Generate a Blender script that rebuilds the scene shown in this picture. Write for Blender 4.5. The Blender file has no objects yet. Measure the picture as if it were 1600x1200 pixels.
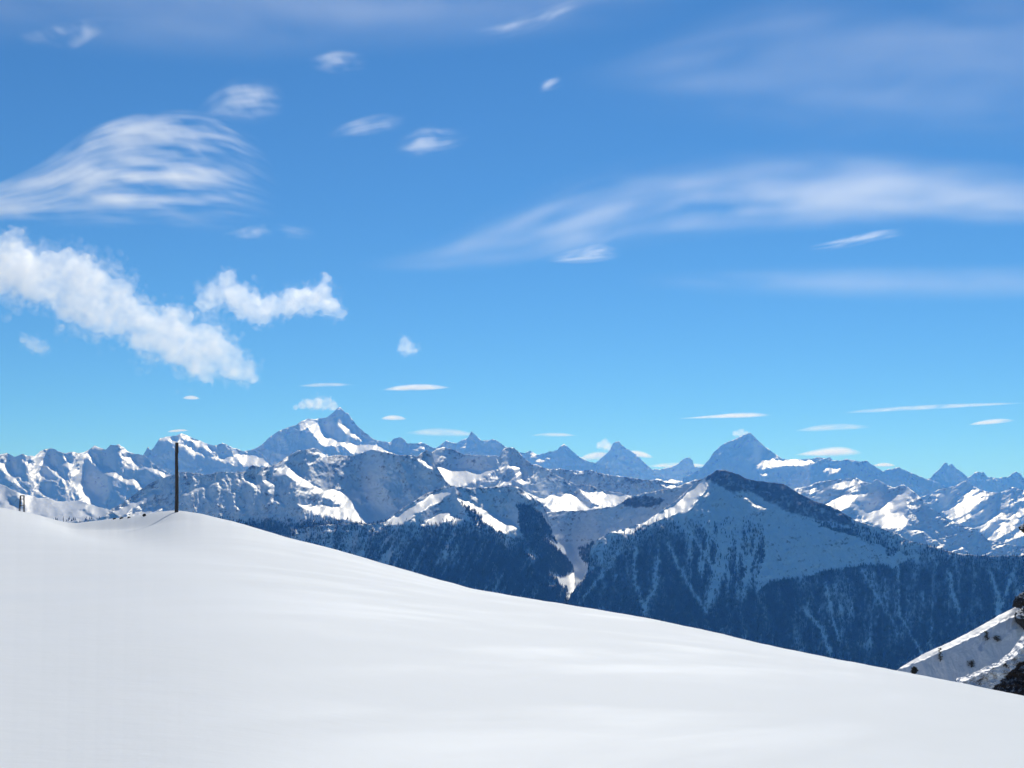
import bpy, bmesh, math, random
import numpy as np
from mathutils import Vector, Matrix

# ------------------------------------------------------------------ camera, sky, sun, exposure
sc = bpy.context.scene
col = sc.collection
R = math.radians
F = 2366.0                       # focal length in photo pixels (1600 wide)
PITCH = math.atan(201.0 / F)     # the true horizon lies 201 px below the picture's middle
cp, sp = math.cos(PITCH), math.sin(PITCH)

cam = bpy.data.cameras.new('camera')
cam.sensor_width = 36.0
cam.lens = 36.0 * F / 1600.0
cam.clip_start = 0.1
cam.clip_end = 300000.0
camo = bpy.data.objects.new('camera', cam)
camo.rotation_euler = (math.pi / 2 + PITCH, 0, 0)
col.objects.link(camo)
sc.camera = camo

SUN_AZ, SUN_EL = R(10.0), R(37.5)
SUN_DIR = Vector((math.sin(SUN_AZ) * math.cos(SUN_EL), math.cos(SUN_AZ) * math.cos(SUN_EL), math.sin(SUN_EL)))
world = bpy.data.worlds.new('World')
sc.world = world
world.use_nodes = True
wn, wl = world.node_tree.nodes, world.node_tree.links
wn.clear()
sky = wn.new('ShaderNodeTexSky')
sky.sky_type = 'NISHITA'
sky.sun_disc = False
sky.sun_elevation = SUN_EL
sky.sun_rotation = SUN_AZ
sky.altitude = 2400
sky.air_density = 0.9
sky.dust_density = 0.0
sky.ozone_density = 8.0
bg = wn.new('ShaderNodeBackground')
bg.inputs['Strength'].default_value = 0.079
wo = wn.new('ShaderNodeOutputWorld')
tint = wn.new('ShaderNodeMix')
tint.data_type = 'RGBA'
tint.blend_type = 'MULTIPLY'
tint.inputs[0].default_value = 1.0
tint.inputs[7].default_value = (0.64, 0.99, 1.07, 1.0)     # the camera's cool white balance
wl.new(sky.outputs[0], tint.inputs[6])
wl.new(tint.outputs[2], bg.inputs['Color'])
wl.new(bg.outputs[0], wo.inputs['Surface'])

sun = bpy.data.lights.new('sun', 'SUN')
sun.energy = 3.95
sun.angle = R(0.53)
sun.color = (1.0, 0.965, 0.90)
suno = bpy.data.objects.new('sun', sun)
suno.rotation_euler = SUN_DIR.to_track_quat('Z', 'Y').to_euler()
col.objects.link(suno)

sc.view_settings.view_transform = 'Standard'
sc.view_settings.look = 'None'
sc.view_settings.exposure = 0.0
sc.view_settings.gamma = 1.0
sc.view_settings.use_curve_mapping = False
sc.render.engine = 'CYCLES'
sc.cycles.use_denoising = True
sc.cycles.max_bounces = 12
sc.cycles.diffuse_bounces = 3
sc.cycles.glossy_bounces = 2
sc.cycles.volume_bounces = 8
sc.cycles.transparent_max_bounces = 16

# ------------------------------------------------------------------ numeric helpers
def ray(u, v):
    """photo pixel -> (x/y, z/y): direction with unit forward component"""
    xr = (np.asarray(u, float) - 800.0) / F
    yr = -(np.asarray(v, float) - 600.0) / F
    dy = cp - yr * sp
    return xr / dy, (sp + yr * cp) / dy

def at(u, v, d):
    a, b = ray(u, v)
    return Vector((float(a) * d, d, float(b) * d))

_rng = np.random.RandomState(7)
_perm = np.concatenate([_rng.permutation(256)] * 3)
_grad = np.stack([np.cos(np.arange(256) / 256 * 2 * np.pi), np.sin(np.arange(256) / 256 * 2 * np.pi)], 1)

def perlin(x, y, seed=0):
    x = np.asarray(x, float) + seed * 17.37
    y = np.asarray(y, float) + seed * 41.91
    xi, yi = np.floor(x).astype(int), np.floor(y).astype(int)
    xf, yf = x - xi, y - yi
    def g(ix, iy, fx, fy):
        h = _perm[(_perm[ix & 255] + iy) & 255]
        return _grad[h, 0] * fx + _grad[h, 1] * fy
    u = xf ** 3 * (xf * (xf * 6 - 15) + 10)
    v = yf ** 3 * (yf * (yf * 6 - 15) + 10)
    a = g(xi, yi, xf, yf) * (1 - u) + g(xi + 1, yi, xf - 1, yf) * u
    b = g(xi, yi + 1, xf, yf - 1) * (1 - u) + g(xi + 1, yi + 1, xf - 1, yf - 1) * u
    return (a * (1 - v) + b * v) * 1.5

def fbm(x, y, o=4, seed=0, gain=0.5):
    s, a, t = 0, 1.0, 0
    for k in range(o):
        s = s + a * perlin(x * 2.03 ** k, y * 2.03 ** k, seed + k)
        t += a
        a *= gain
    return s / t

def ridged(x, y, o=4, seed=0, gain=0.5):
    s, a, t = 0, 1.0, 0
    for k in range(o):
        s = s + a * (1 - 2 * np.abs(perlin(x * 2.03 ** k, y * 2.03 ** k, seed + k)))
        t += a
        a *= gain
    return s / t                      # about -1 .. 1, sharp at the top

def smooth(a, b, x):
    t = np.clip((x - a) / (b - a), 0, 1)
    return t * t * (3 - 2 * t)

def in_poly(x, y, pts):
    r = np.zeros(x.shape, bool)
    n = len(pts)
    x0, x1 = min(p[0] for p in pts), max(p[0] for p in pts)
    y0, y1 = min(p[1] for p in pts), max(p[1] for p in pts)
    sel = (x >= x0) & (x <= x1) & (y >= y0) & (y <= y1)
    if not sel.any():
        return r
    xs, ys = x[sel], y[sel]
    rr = np.zeros(xs.shape, bool)
    for i in range(n):
        ax, ay = pts[i]
        bx, by = pts[(i + 1) % n]
        if ay == by:
            continue
        c = ((ay > ys) != (by > ys)) & (xs < (bx - ax) * (ys - ay) / (by - ay) + ax)
        rr ^= c
    r[sel] = rr
    return r

def blur(m, k=1):
    for _ in range(k):
        p = np.pad(m, 1, mode='edge')
        m = (p[:-2, 1:-1] + p[2:, 1:-1] + p[1:-1, :-2] + p[1:-1, 2:] + 2 * p[1:-1, 1:-1]) / 6
    return m

# frames of the enlarged crops from which the ridges were read: origin x, y, scale
ZF = {1: (0, 620, 4.0), 2: (380, 620, 4.0), 3: (740, 640, 3.75), 4: (1040, 640, 3.75), 5: (1300, 680, 5.0), 0: (0, 0, 1.0)}
def Z(k, s):
    x0, y0, f = ZF[k]
    v = [float(t) for t in s.replace(',', ' ').split()]
    return [(x0 + v[i] / f, y0 + v[i + 1] / f) for i in range(0, len(v), 2)]

# ------------------------------------------------------------------ mesh helpers
def link_mesh(name, me, parent=None, mat=None):
    o = bpy.data.objects.new(name, me)
    col.objects.link(o)
    if parent:
        o.parent = parent
    if mat:
        me.materials.append(mat)
    return o

def np_mesh(name, V, Fq, smooth_shade=True, attrs=None):
    me = bpy.data.meshes.new(name)
    V = np.asarray(V, np.float32)
    Fq = np.asarray(Fq, np.int32)
    n = Fq.shape[1]
    me.vertices.add(len(V))
    me.vertices.foreach_set('co', V.ravel())
    me.loops.add(Fq.size)
    me.loops.foreach_set('vertex_index', Fq.ravel())
    me.polygons.add(len(Fq))
    me.polygons.foreach_set('loop_start', np.arange(0, Fq.size, n, dtype=np.int32))
    me.polygons.foreach_set('loop_total', np.full(len(Fq), n, np.int32))
    me.polygons.foreach_set('use_smooth', np.full(len(Fq), smooth_shade, bool))
    for k, a in (attrs or {}).items():
        at_ = me.attributes.new(k, 'FLOAT', 'POINT')
        at_.data.foreach_set('value', np.asarray(a, np.float32).ravel())
    me.update()
    me.validate()
    return me

def grid_faces(nr, nc):
    i = np.arange(nr * nc).reshape(nr, nc)
    return np.stack([i[:-1, :-1], i[:-1, 1:], i[1:, 1:], i[1:, :-1]], -1).reshape(-1, 4)

def struct(o, label=None):
    o['kind'] = 'structure'
    if label:
        o['label'] = label
    return o

def tag(o, label, cat, group=None):
    o['label'] = label
    o['category'] = cat
    if group:
        o['group'] = group
    return o

# ------------------------------------------------------------------ materials
def new_mat(name):
    m = bpy.data.materials.new(name)
    m.use_nodes = True
    n, l = m.node_tree.nodes, m.node_tree.links
    n.clear()
    out = n.new('ShaderNodeOutputMaterial')
    return m, n, l, out

def math_node(n, l, op, a, b=None, c=None):
    m = n.new('ShaderNodeMath')
    m.operation = op
    for i, x in enumerate((a, b, c)):
        if x is None:
            continue
        if hasattr(x, 'type') and hasattr(x, 'links'):
            l.new(x, m.inputs[i])
        else:
            m.inputs[i].default_value = x
    return m.outputs[0]

def mix_col(n, l, fac, a, b):
    m = n.new('ShaderNodeMix')
    m.data_type = 'RGBA'
    for sock, x in ((m.inputs[0], fac), (m.inputs[6], a), (m.inputs[7], b)):
        if hasattr(x, 'links'):
            l.new(x, sock)
        else:
            sock.default_value = x if not isinstance(x, tuple) else (*x, 1)
    return m.outputs[2]

def maprange(n, l, x, a, b, c=0.0, d=1.0):
    m = n.new('ShaderNodeMapRange')
    m.interpolation_type = 'SMOOTHSTEP'
    l.new(x, m.inputs[0])
    for i, v in zip((1, 2, 3, 4), (a, b, c, d)):
        m.inputs[i].default_value = v
    return m.outputs[0]

def noise_node(n, l, scale, detail=5, rough=0.55, stretch=(1, 1, 1), coord='Object', dist=0.0, rot=0.0):
    tc = n.new('ShaderNodeTexCoord')
    mp = n.new('ShaderNodeMapping')
    mp.inputs['Scale'].default_value = stretch
    rt = n.new('ShaderNodeMapping')
    rt.inputs['Rotation'].default_value = (0, 0, rot)
    l.new(tc.outputs[coord], rt.inputs[0])
    l.new(rt.outputs[0], mp.inputs[0])
    t = n.new('ShaderNodeTexNoise')
    t.inputs['Scale'].default_value = scale
    t.inputs['Detail'].default_value = detail
    t.inputs['Roughness'].default_value = rough
    t.inputs['Distortion'].default_value = dist
    l.new(mp.outputs[0], t.inputs['Vector'])
    return t.outputs[0]

SNOW = (0.85, 0.87, 0.89)
def mountain_material(name, px, rock_col=(0.075, 0.07, 0.068), forest_col=(0.022, 0.03, 0.026)):
    """snow over rock and wooded ground; px = metres of one photo pixel at that distance"""
    m, n, l, out = new_mat(name)
    b = n.new('ShaderNodeBsdfPrincipled')
    ar = n.new('ShaderNodeAttribute'); ar.attribute_name = 'rock'
    af = n.new('ShaderNodeAttribute'); af.attribute_name = 'forest'
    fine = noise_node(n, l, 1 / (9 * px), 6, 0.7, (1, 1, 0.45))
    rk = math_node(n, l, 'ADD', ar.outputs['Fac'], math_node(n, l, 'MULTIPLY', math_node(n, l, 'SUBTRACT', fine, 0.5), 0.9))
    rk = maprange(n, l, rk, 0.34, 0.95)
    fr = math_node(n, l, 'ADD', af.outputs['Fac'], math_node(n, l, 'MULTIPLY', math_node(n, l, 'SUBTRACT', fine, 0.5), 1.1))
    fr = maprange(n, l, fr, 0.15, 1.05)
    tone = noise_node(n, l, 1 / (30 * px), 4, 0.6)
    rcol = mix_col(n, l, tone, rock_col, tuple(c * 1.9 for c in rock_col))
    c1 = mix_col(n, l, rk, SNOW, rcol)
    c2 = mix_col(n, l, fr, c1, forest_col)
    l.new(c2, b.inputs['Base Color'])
    dark = math_node(n, l, 'MAXIMUM', rk, fr)
    l.new(math_node(n, l, 'MULTIPLY_ADD', dark, 0.4, 0.5), b.inputs['Roughness'])
    l.new(math_node(n, l, 'MULTIPLY_ADD', dark, -0.2, 0.25), b.inputs['Specular IOR Level'])
    bp = n.new('ShaderNodeBump')
    bp.inputs['Strength'].default_value = 0.35
    bp.inputs['Distance'].default_value = 2.5 * px
    l.new(fine, bp.inputs['Height'])
    l.new(bp.outputs[0], b.inputs['Normal'])
    l.new(b.outputs[0], out.inputs['Surface'])
    return m

# ------------------------------------------------------------------ mountains
FORESTS = []
LAT = 0.08        # how strongly neighbouring columns of a slope are tied together
def mountain(label, d0, skyline, vbase, lit=(), dark=(), shade=43.0, litdeg=20.0, amp=0.22, gully=0.16, rock=0.0,
             forest=None, seed=0, step=1.3, rough=1.2, warp=4.0, name='mountain', material=None, gpx=22.0, streak=0.0,
             rockpoly=(), back=True, gdisp=4.0):
    """A slope built upward from its foot: every metre of rise steps back by the cotangent of the local steepness,
    so gentle benches catch the sun that stands behind the range and steep faces stay in shade."""
    us = np.array([p[0] for p in skyline]); vs = np.array([p[1] for p in skyline])
    u = np.arange(us.min(), us.max() + step, step)
    vt = np.interp(u, us, vs)
    vt = vt + rough * fbm(u / 9.0, u * 0 + 3.3, 4, seed + 50, 0.6) * 1.6
    vb = np.interp(u, [p[0] for p in vbase], [p[1] for p in vbase]) if isinstance(vbase, (list, tuple)) else np.full_like(u, vbase)
    vb = np.maximum(vb, vt + 6)
    nr = int(np.clip((vb - vt).max() / step, 12, 330))
    w = np.linspace(0, 1, nr)[:, None]
    Vv = vb[None, :] * (1 - w) + vt[None, :] * w
    U = np.repeat(u[None, :], nr, 0)
    # ragged outlines for the sunny patches
    wu = U + warp * fbm(U / 13, Vv / 7, 5, seed + 1, 0.75) * 2.6
    wv = Vv + warp * fbm(U / 11, Vv / 6, 5, seed + 9, 0.75) * 1.8
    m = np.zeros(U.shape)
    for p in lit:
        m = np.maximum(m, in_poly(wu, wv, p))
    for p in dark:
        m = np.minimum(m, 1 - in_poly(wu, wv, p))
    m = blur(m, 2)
    # steepness
    big = fbm(U / 46, Vv / 34, 4, seed + 2)
    sw = 26 * fbm(U / 80, Vv / 60, 3, seed + 5)
    gl = ridged((U + sw + 0.25 * (Vv - 800) * np.sin(U / 90 + seed)) / gpx, (Vv + sw) / (gpx * 2.2), 5, seed + 3, 0.55)
    fine = fbm(U / 7, Vv / 6, 4, seed + 4, 0.65)
    # macro form on a full rectangle of directions, so that patches never leave ribs in the slope above them
    v_lo, v_hi = vb.max(), vt.min() - 2
    gv = np.arange(v_lo, v_hi - 1.3, -1.3)
    ru = np.arange(u[0], u[-1] + 1.3, 1.3)
    GU, GV = np.meshgrid(ru, gv)
    gwu = GU + warp * fbm(GU / 13, GV / 7, 5, seed + 1, 0.75) * 2.6
    gwv = GV + warp * fbm(GU / 11, GV / 6, 5, seed + 9, 0.75) * 1.8
    gm = np.zeros(GU.shape)
    for p in lit:
        gm = np.maximum(gm, in_poly(gwu, gwv, p))
    for p in dark:
        gm = np.minimum(gm, 1 - in_poly(gwu, gwv, p))
    tex = fbm((GU - 0.8 * GV) / 26, (GV + 0.35 * GU) / 6, 4, seed + 17, 0.6)
    gm = gm * (1 - 0.75 * smooth(0.08, 0.38, tex))
    if streak:
        sq = GV + streak * (GU - 800)
        gm = np.maximum(gm * smooth(-0.3, 0.0, fbm(GU / 60, sq / 9.0, 4, seed + 8, 0.55)), 0.55 * smooth(0.18, 0.4, fbm(GU / 55, sq / 8.0, 4, seed + 18, 0.55)))
    gm = 0.6 * blur(gm, 1) + 0.4 * blur(gm, 10)
    gbig = fbm(GU / 46, GV / 34, 4, seed + 2)
    cot = (1 / np.clip(math.tan(R(shade)) + 0.35 * amp * gbig, 0.3, 2.5)) * (1 - gm) + gm / np.clip(math.tan(R(litdeg)) + 0.10 * gbig, 0.15, 2)
    c0 = 1 / math.tan(R(shade))
    extra = np.cumsum(cot - c0, axis=0)
    ny, nx = extra.shape
    E2 = np.concatenate([extra, extra[::-1]], 0); E2 = np.concatenate([E2, E2[:, ::-1]], 1)
    ky = np.fft.fftfreq(2 * ny)[:, None]; kx = np.fft.fftfreq(2 * nx)[None, :]
    Hf = (ky ** 2 + 1e-12) / (ky ** 2 + LAT * kx ** 2 + 1e-12)
    Hf[:, 0] = 1.0
    extra = np.fft.ifft2(np.fft.fft2(E2) * Hf).real[:ny, :nx]
    _, gt = ray(GU, GV)
    lg = np.zeros_like(GU)
    ct = np.diff(np.vstack([extra[:1] * 0, extra]), axis=0) + c0
    ct = np.clip(ct, 0.25, 7.0)
    for i in range(1, ny):
        den = np.maximum(1 / ct[i] - gt[i], 0.06)
        lg[i] = lg[i - 1] + np.log1p((gt[i] - gt[i - 1]) / den)
    G = d0 * np.exp(lg)
    ju = np.clip((U - ru[0]) / 1.3, 0, nx - 1.001); jv = np.clip((v_lo - Vv) / 1.3, 0, ny - 1.001)
    iu, iv = ju.astype(int), jv.astype(int)
    fu, fv = ju - iu, jv - iv
    d = (G[iv, iu] * (1 - fu) + G[iv, iu + 1] * fu) * (1 - fv) + (G[iv + 1, iu] * (1 - fu) + G[iv + 1, iu + 1] * fu) * fv
    _, t = ray(U, Vv)
    px = d0 / F
    rise = smooth(0, 0.12, w)
    # relief on the face: spurs and gullies, then crags and drifts
    rel = gdisp * gl * (1 - 0.8 * m) + amp * (26 * big + 9 * fbm(U / 15, Vv / 11, 5, seed + 14, 0.65) + 13 * ridged((U + 5 * fine + 0.5 * sw) / 21, (Vv + 5 * fine) / 17, 5, seed + 24, 0.58) + 5 * ridged(U / 9 + 0.1 * Vv / 8, Vv / 9, 4, seed + 15, 0.6)) * (1 - 0.4 * m)
    if streak:
        q = Vv + streak * (U - 800)
        rel = rel + 6.5 * fbm(U / 60, q / 10.0, 4, seed + 8, 0.6)
    d = d - px * rel * rise
    dd = np.gradient(d, axis=0)
    dz = np.gradient(d * t, axis=0)
    tan_s = np.where(dd > 1e-3 * px, dz / np.maximum(dd, 1e-3 * px), 3.0)
    tan_s = np.clip(tan_s, 0, 3)
    a, t = ray(U, Vv)
    X, Y, Zc = a * d, d, t * d
    # rock where it is steep and on the crags
    crestw = np.exp(-(Vv - vt[None, :]) / 9.0)
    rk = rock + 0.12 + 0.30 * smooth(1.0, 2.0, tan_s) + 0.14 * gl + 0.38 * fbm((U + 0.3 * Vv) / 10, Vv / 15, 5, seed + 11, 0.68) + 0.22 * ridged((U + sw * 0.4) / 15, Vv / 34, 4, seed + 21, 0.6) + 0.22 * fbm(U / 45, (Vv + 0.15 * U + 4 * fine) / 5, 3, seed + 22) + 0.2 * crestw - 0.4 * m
    for p in rockpoly:
        rk = rk + 0.5 * blur(in_poly(wu, wv, p).astype(float), 2)
    fo = np.zeros_like(U) if forest is None else np.clip(forest(wu, wv, U, Vv, gl, m), 0, 1)
    rows = [np.stack([X, Y, Zc], -1)]
    rks, fos = [rk], [fo]
    if back:
        top = rows[0][-1]
        run = 0.0
        for k, (dy, dz) in enumerate(((12, 3), (40, 22), (120, 90), (260, 220), (500, 430), (900, 700))):
            b_ = top.copy()
            b_[:, 1] += dy * min(px, 7) * 0.88
            b_[:, 0] *= b_[:, 1] / top[:, 1]
            b_[:, 2] -= dz * min(px, 7) * 0.88
            rows.append(b_[None])
            rks.append(rk[-1:]); fos.append(fo[-1:] * 0)
    foot = rows[0][0].copy()
    foot[:, 2] -= 160 * px
    foot[:, 1] -= 30 * px
    rows.insert(0, foot[None]); rks.insert(0, rk[:1]); fos.insert(0, fo[:1])
    P = np.concatenate(rows, 0)
    nr2, nc = P.shape[:2]
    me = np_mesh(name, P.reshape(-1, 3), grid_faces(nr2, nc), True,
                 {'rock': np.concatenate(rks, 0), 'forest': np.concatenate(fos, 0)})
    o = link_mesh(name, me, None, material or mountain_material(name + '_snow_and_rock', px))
    struct(o, label)
    if forest is not None:
        FORESTS.append((np.stack([X, Y, Zc], -1), fo, px))
    return o

# --- farthest summits
mountain('sharp dark blue pyramid with a cloud cap, tallest in the middle gap', 42500,
         Z(3, '640 330 700 318 730 300 760 275 800 235 815 200 825 190 855 186 865 205 890 225 920 240 960 270 1000 310 1040 345 1080 370 1130 400 1190 415 1260 425'),
         760, lit=[Z(3, '855 300 890 298 915 315 880 315'), Z(3, '730 325 800 322 790 335 740 335'), Z(3, '945 340 1000 370 1020 390 980 375'),
                   Z(3, '1030 382 1080 385 1130 400 1240 412 1240 424 1150 424 1080 414')], shade=50, seed=31, gdisp=6, rock=-0.13, gpx=22)
mountain('small knob shaped far summit right of the sharp pyramid', 45500,
         Z(3, '1040 350 1090 350 1150 335 1200 320 1215 300 1240 283 1265 283 1285 300 1290 330 1330 340 1400 350 1480 365'),
         770, shade=48, seed=33, rock=-0.13, gpx=14)
mountain('pointed pale blue far summit with a lit left shoulder', 37000,
         Z(3, '230 260 280 250 300 255 330 240 360 260 385 264 430 250 490 238 510 212 530 200 550 218 600 260 640 290 690 310 730 315 800 340'),
         750, lit=[Z(3, '360 300 420 270 465 270 440 285 390 305'), Z(3, '528 222 545 235 560 265 545 262'), Z(3, '310 250 340 246 375 275 350 272')], shade=48, seed=35, gdisp=6, rock=-0.13, gpx=22)
mountain('broad blue far massif with one slim horn on top', 34500,
         Z(2, '1100 350 1180 340 1230 300 1270 272 1300 285 1340 290 1360 275 1400 260 1412 240 1428 213 1445 235 1475 260 1490 275 1530 270 1560 265 1580 272 1600 285 1640 310 1700 340'),
         740, lit=[Z(2, '1385 285 1410 262 1455 280 1420 292'), Z(2, '1380 340 1410 315 1430 320 1410 342'), Z(2, '1500 355 1560 325 1592 316 1545 348')], shade=48, seed=37, gdisp=6, rock=-0.13, gpx=22)
mountain('high double summit with a bright glacier shoulder and cap cloud', 28500,
         Z(2, '-90 360 0 345 50 335 100 310 180 240 240 205 320 180 370 150 400 140 440 140 480 135 520 130 560 100 585 75 605 62 625 80 640 102 655 100 680 140 710 180 750 215 790 245 815 265 870 280 920 285 940 260 975 255 990 255 1015 275 1020 290 1080 290 1110 285 1150 300 1190 320 1230 330 1280 345'),
         750, lit=[Z(2, '400 145 450 145 470 165 500 200 540 240 580 265 620 275 650 285 720 290 800 295 880 310 960 345 1010 362 940 358 850 335 780 330 720 350 660 340 640 310 590 300 530 300 490 310 470 270 440 230 410 190'),
                   Z(2, '615 160 640 165 660 210 720 230 780 260 820 280 760 275 690 250 640 225 600 180'), Z(2, '1060 330 1110 290 1140 300 1090 330')],
         dark=[Z(2, '530 180 550 225 600 262 575 262 540 230')], shade=45, seed=39, gdisp=6, amp=0.24, rock=-0.13, gpx=22, litdeg=13)
mountain('broad steep triangular far summit with a long glacier on its right', 35000,
         Z(4, '100 400 190 360 220 330 260 285 280 250 310 225 340 200 400 175 450 150 495 135 515 150 550 190 600 230 640 260 685 290 750 292 850 288 900 280 940 285 960 278 985 300 1030 300 1060 290 1125 300 1200 320'),
         760, lit=[Z(4, '500 320 560 300 560 265 600 280 680 295 780 290 860 295 920 300 1000 320 1030 335 1000 360 950 355 890 310 800 320 700 320 640 330 610 345 560 335 530 330'),
                   Z(4, '550 355 595 370 570 395'), Z(4, '365 270 430 248 400 268')], shade=46, seed=41, gdisp=6, rock=-0.13, gpx=22, litdeg=15)
mountain('twin toothed dark peak above a bright glacier at the far right', 38500,
         Z(5, '660 345 770 335 800 300 850 250 880 215 900 218 905 240 935 225 970 255 1010 285 1050 320 1065 330 1090 315 1115 290 1140 285 1185 290 1215 325 1300 335 1380 325 1410 295 1440 285 1475 300 1490 330 1540 325 1600 330 1700 345'),
         790, lit=[Z(5, '770 345 850 350 920 370 1000 365 1060 345 1050 370 950 390 920 420 880 390 820 365'), Z(5, '1170 325 1215 335 1300 340 1290 348 1180 340')], shade=47, seed=43, gdisp=6, rock=-0.13, gpx=22)
mountain('wavy blue ridge line right of the triangular summit', 33000,
         Z(5, '-170 230 -60 180 0 195 60 200 120 185 150 198 205 215 230 205 270 195 300 220 350 255 400 280 440 262 470 265 525 250 570 275 650 305 720 335 780 350 830 370 900 410'),
         780, lit=[Z(5, '-60 225 20 230 75 240 40 280 0 290 -60 270')], shade=46, seed=45, gdisp=6, rock=-0.13, gpx=22)
# --- left far range
mountain('pale peak with a smooth snow shoulder rising behind the wooden post', 26000,
         Z(1, '840 380 895 362 905 345 925 312 940 335 960 318 985 280 1000 258 1050 247 1090 245 1130 228 1150 235 1200 258 1260 280 1330 305 1360 298 1390 287 1420 300 1460 320 1520 340 1560 332 1600 330 1660 380 1720 440'),
         770, lit=[Z(1, '1005 262 1050 250 1110 275 1100 284 1050 275'), Z(1, '1130 232 1160 240 1210 265 1270 285 1340 330 1320 345 1240 300 1160 258'),
                   Z(1, '1140 290 1200 320 1270 355 1260 362 1190 338 1130 300'), Z(1, '1260 340 1330 375 1390 380 1450 370 1520 355 1600 355 1640 370 1690 430 1600 425 1530 425 1480 400 1400 400 1340 385')],
         shade=45, seed=47, rock=-0.13, gdisp=6, amp=0.26, gpx=22, litdeg=13)
mountain('jagged snowy range along the left edge behind the lattice mast', 19500,
         Z(1, '-160 380 -40 365 0 362 45 352 90 375 110 370 140 358 180 368 215 372 250 342 320 318 345 328 400 355 430 350 455 343 495 350 520 350 555 330 590 305 630 318 660 330 690 298 720 305 742 298 775 320 800 340 850 360 900 365 960 420 1040 470 1120 520 1200 560'),
         815, lit=[Z(1, '10 405 45 425 85 450 80 475 60 505 45 515 40 480 0 440 -20 400'), Z(1, '60 490 135 490 130 500 60 515'), Z(1, '140 380 165 390 205 432 190 435 150 405'),
                   Z(1, '245 400 300 395 330 420 350 455 380 480 420 520 390 515 330 470 270 430'), Z(1, '220 475 270 470 330 510 360 525 300 525 250 500'),
                   Z(1, '405 370 430 380 450 420 500 465 470 490 440 440 400 430 380 440 410 400'),
                   Z(1, '530 355 560 350 580 390 640 425 690 440 760 490 800 510 850 510 915 550 890 582 840 550 760 520 720 500 650 480 600 430 560 385'),
                   Z(1, '750 355 790 370 850 405 895 420 850 432 800 400'), Z(1, '775 430 840 428 950 438 1000 458 1075 493 1060 508 1020 502 980 472 900 446 800 444'),
                   Z(1, '460 540 520 535 540 570 580 590 600 615 650 610 680 590 660 640 655 690 600 690 520 670 490 610'), Z(1, '590 305 620 305 660 325 640 332 600 325'),
                   Z(1, '225 575 260 570 290 590 300 630 260 620 230 590')], shade=41, seed=49, gpx=30, gdisp=8, amp=0.26, rock=-0.1, litdeg=12)
# --- right middle range
mountain('streaky sunlit snow slopes at the right edge under the twin peak', 23500,
         Z(5, '560 560 640 500 740 465 800 440 860 420 950 400 1010 372 1060 350 1100 400 1130 412 1200 440 1290 450 1340 440 1410 405 1450 415 1500 430 1560 430 1700 440'),
         872, lit=[Z(5, '850 580 940 520 1050 490 1240 480 1200 500 1080 560 1240 530 1150 590 1040 660 980 680 930 640'),
                   Z(5, '1200 790 1300 700 1400 640 1500 560 1560 540 1560 580 1500 610 1420 680 1360 740 1300 800 1230 820'),
                   Z(5, '1170 740 1250 680 1340 600 1290 590 1180 680 1100 700'), Z(5, '760 465 800 435 860 425 830 460'), Z(5, '1280 860 1340 820 1420 800 1330 850'),
                   Z(5, '1030 455 1100 420 1180 445 1280 455 1200 470 1080 480'), Z(5, '1400 500 1500 465 1560 450 1560 480 1480 510'), Z(5, '1440 740 1560 660 1560 720 1470 790')],
         shade=40.5, seed=51, gpx=34, gdisp=7, litdeg=12, streak=0.55, amp=0.26, gully=0.05, rock=-0.1)
mountain('pyramid shaped snow peak with a lit left face right of centre', 17500,
         Z(5, '-300 420 -190 400 -120 370 -20 352 60 345 180 330 215 345 250 365 300 375 340 345 380 360 430 390 480 410 560 385 600 412 650 450 700 500 750 550 800 590 860 620 920 660 980 690 1050 715 1110 730 1170 770 1210 815 1300 830 1420 860 1600 880'),
         890, lit=[Z(5, '60 365 130 345 190 335 180 360 120 390 50 420 0 410 0 375'), Z(5, '0 470 120 460 280 450 270 470 200 500 150 530 100 580 60 580 0 540'),
                   Z(5, '270 600 330 560 420 530 480 480 560 430 600 420 600 480 570 530 590 570 560 600 580 650 610 690 550 715 430 715 330 690 250 650'),
                   Z(5, '610 680 700 730 780 780 880 840 970 903 900 893 820 830 740 780 660 720'), Z(5, '780 830 850 880 820 872'), Z(5, '980 845 1040 880 1080 910 1010 870'),
                   Z(5, '780 588 840 618 920 665 990 692 930 676 850 640'), Z(5, '170 640 230 640 240 655 180 660'), Z(5, '180 540 230 555 260 590 240 600 190 560'),
                   Z(5, '-200 420 -120 400 -100 420 -180 470'), Z(5, '-100 520 -20 500 30 560 40 590 -40 560')],
         shade=42, seed=53, gpx=32, gdisp=8, litdeg=12, streak=0.35, amp=0.26, rock=-0.06)
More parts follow.
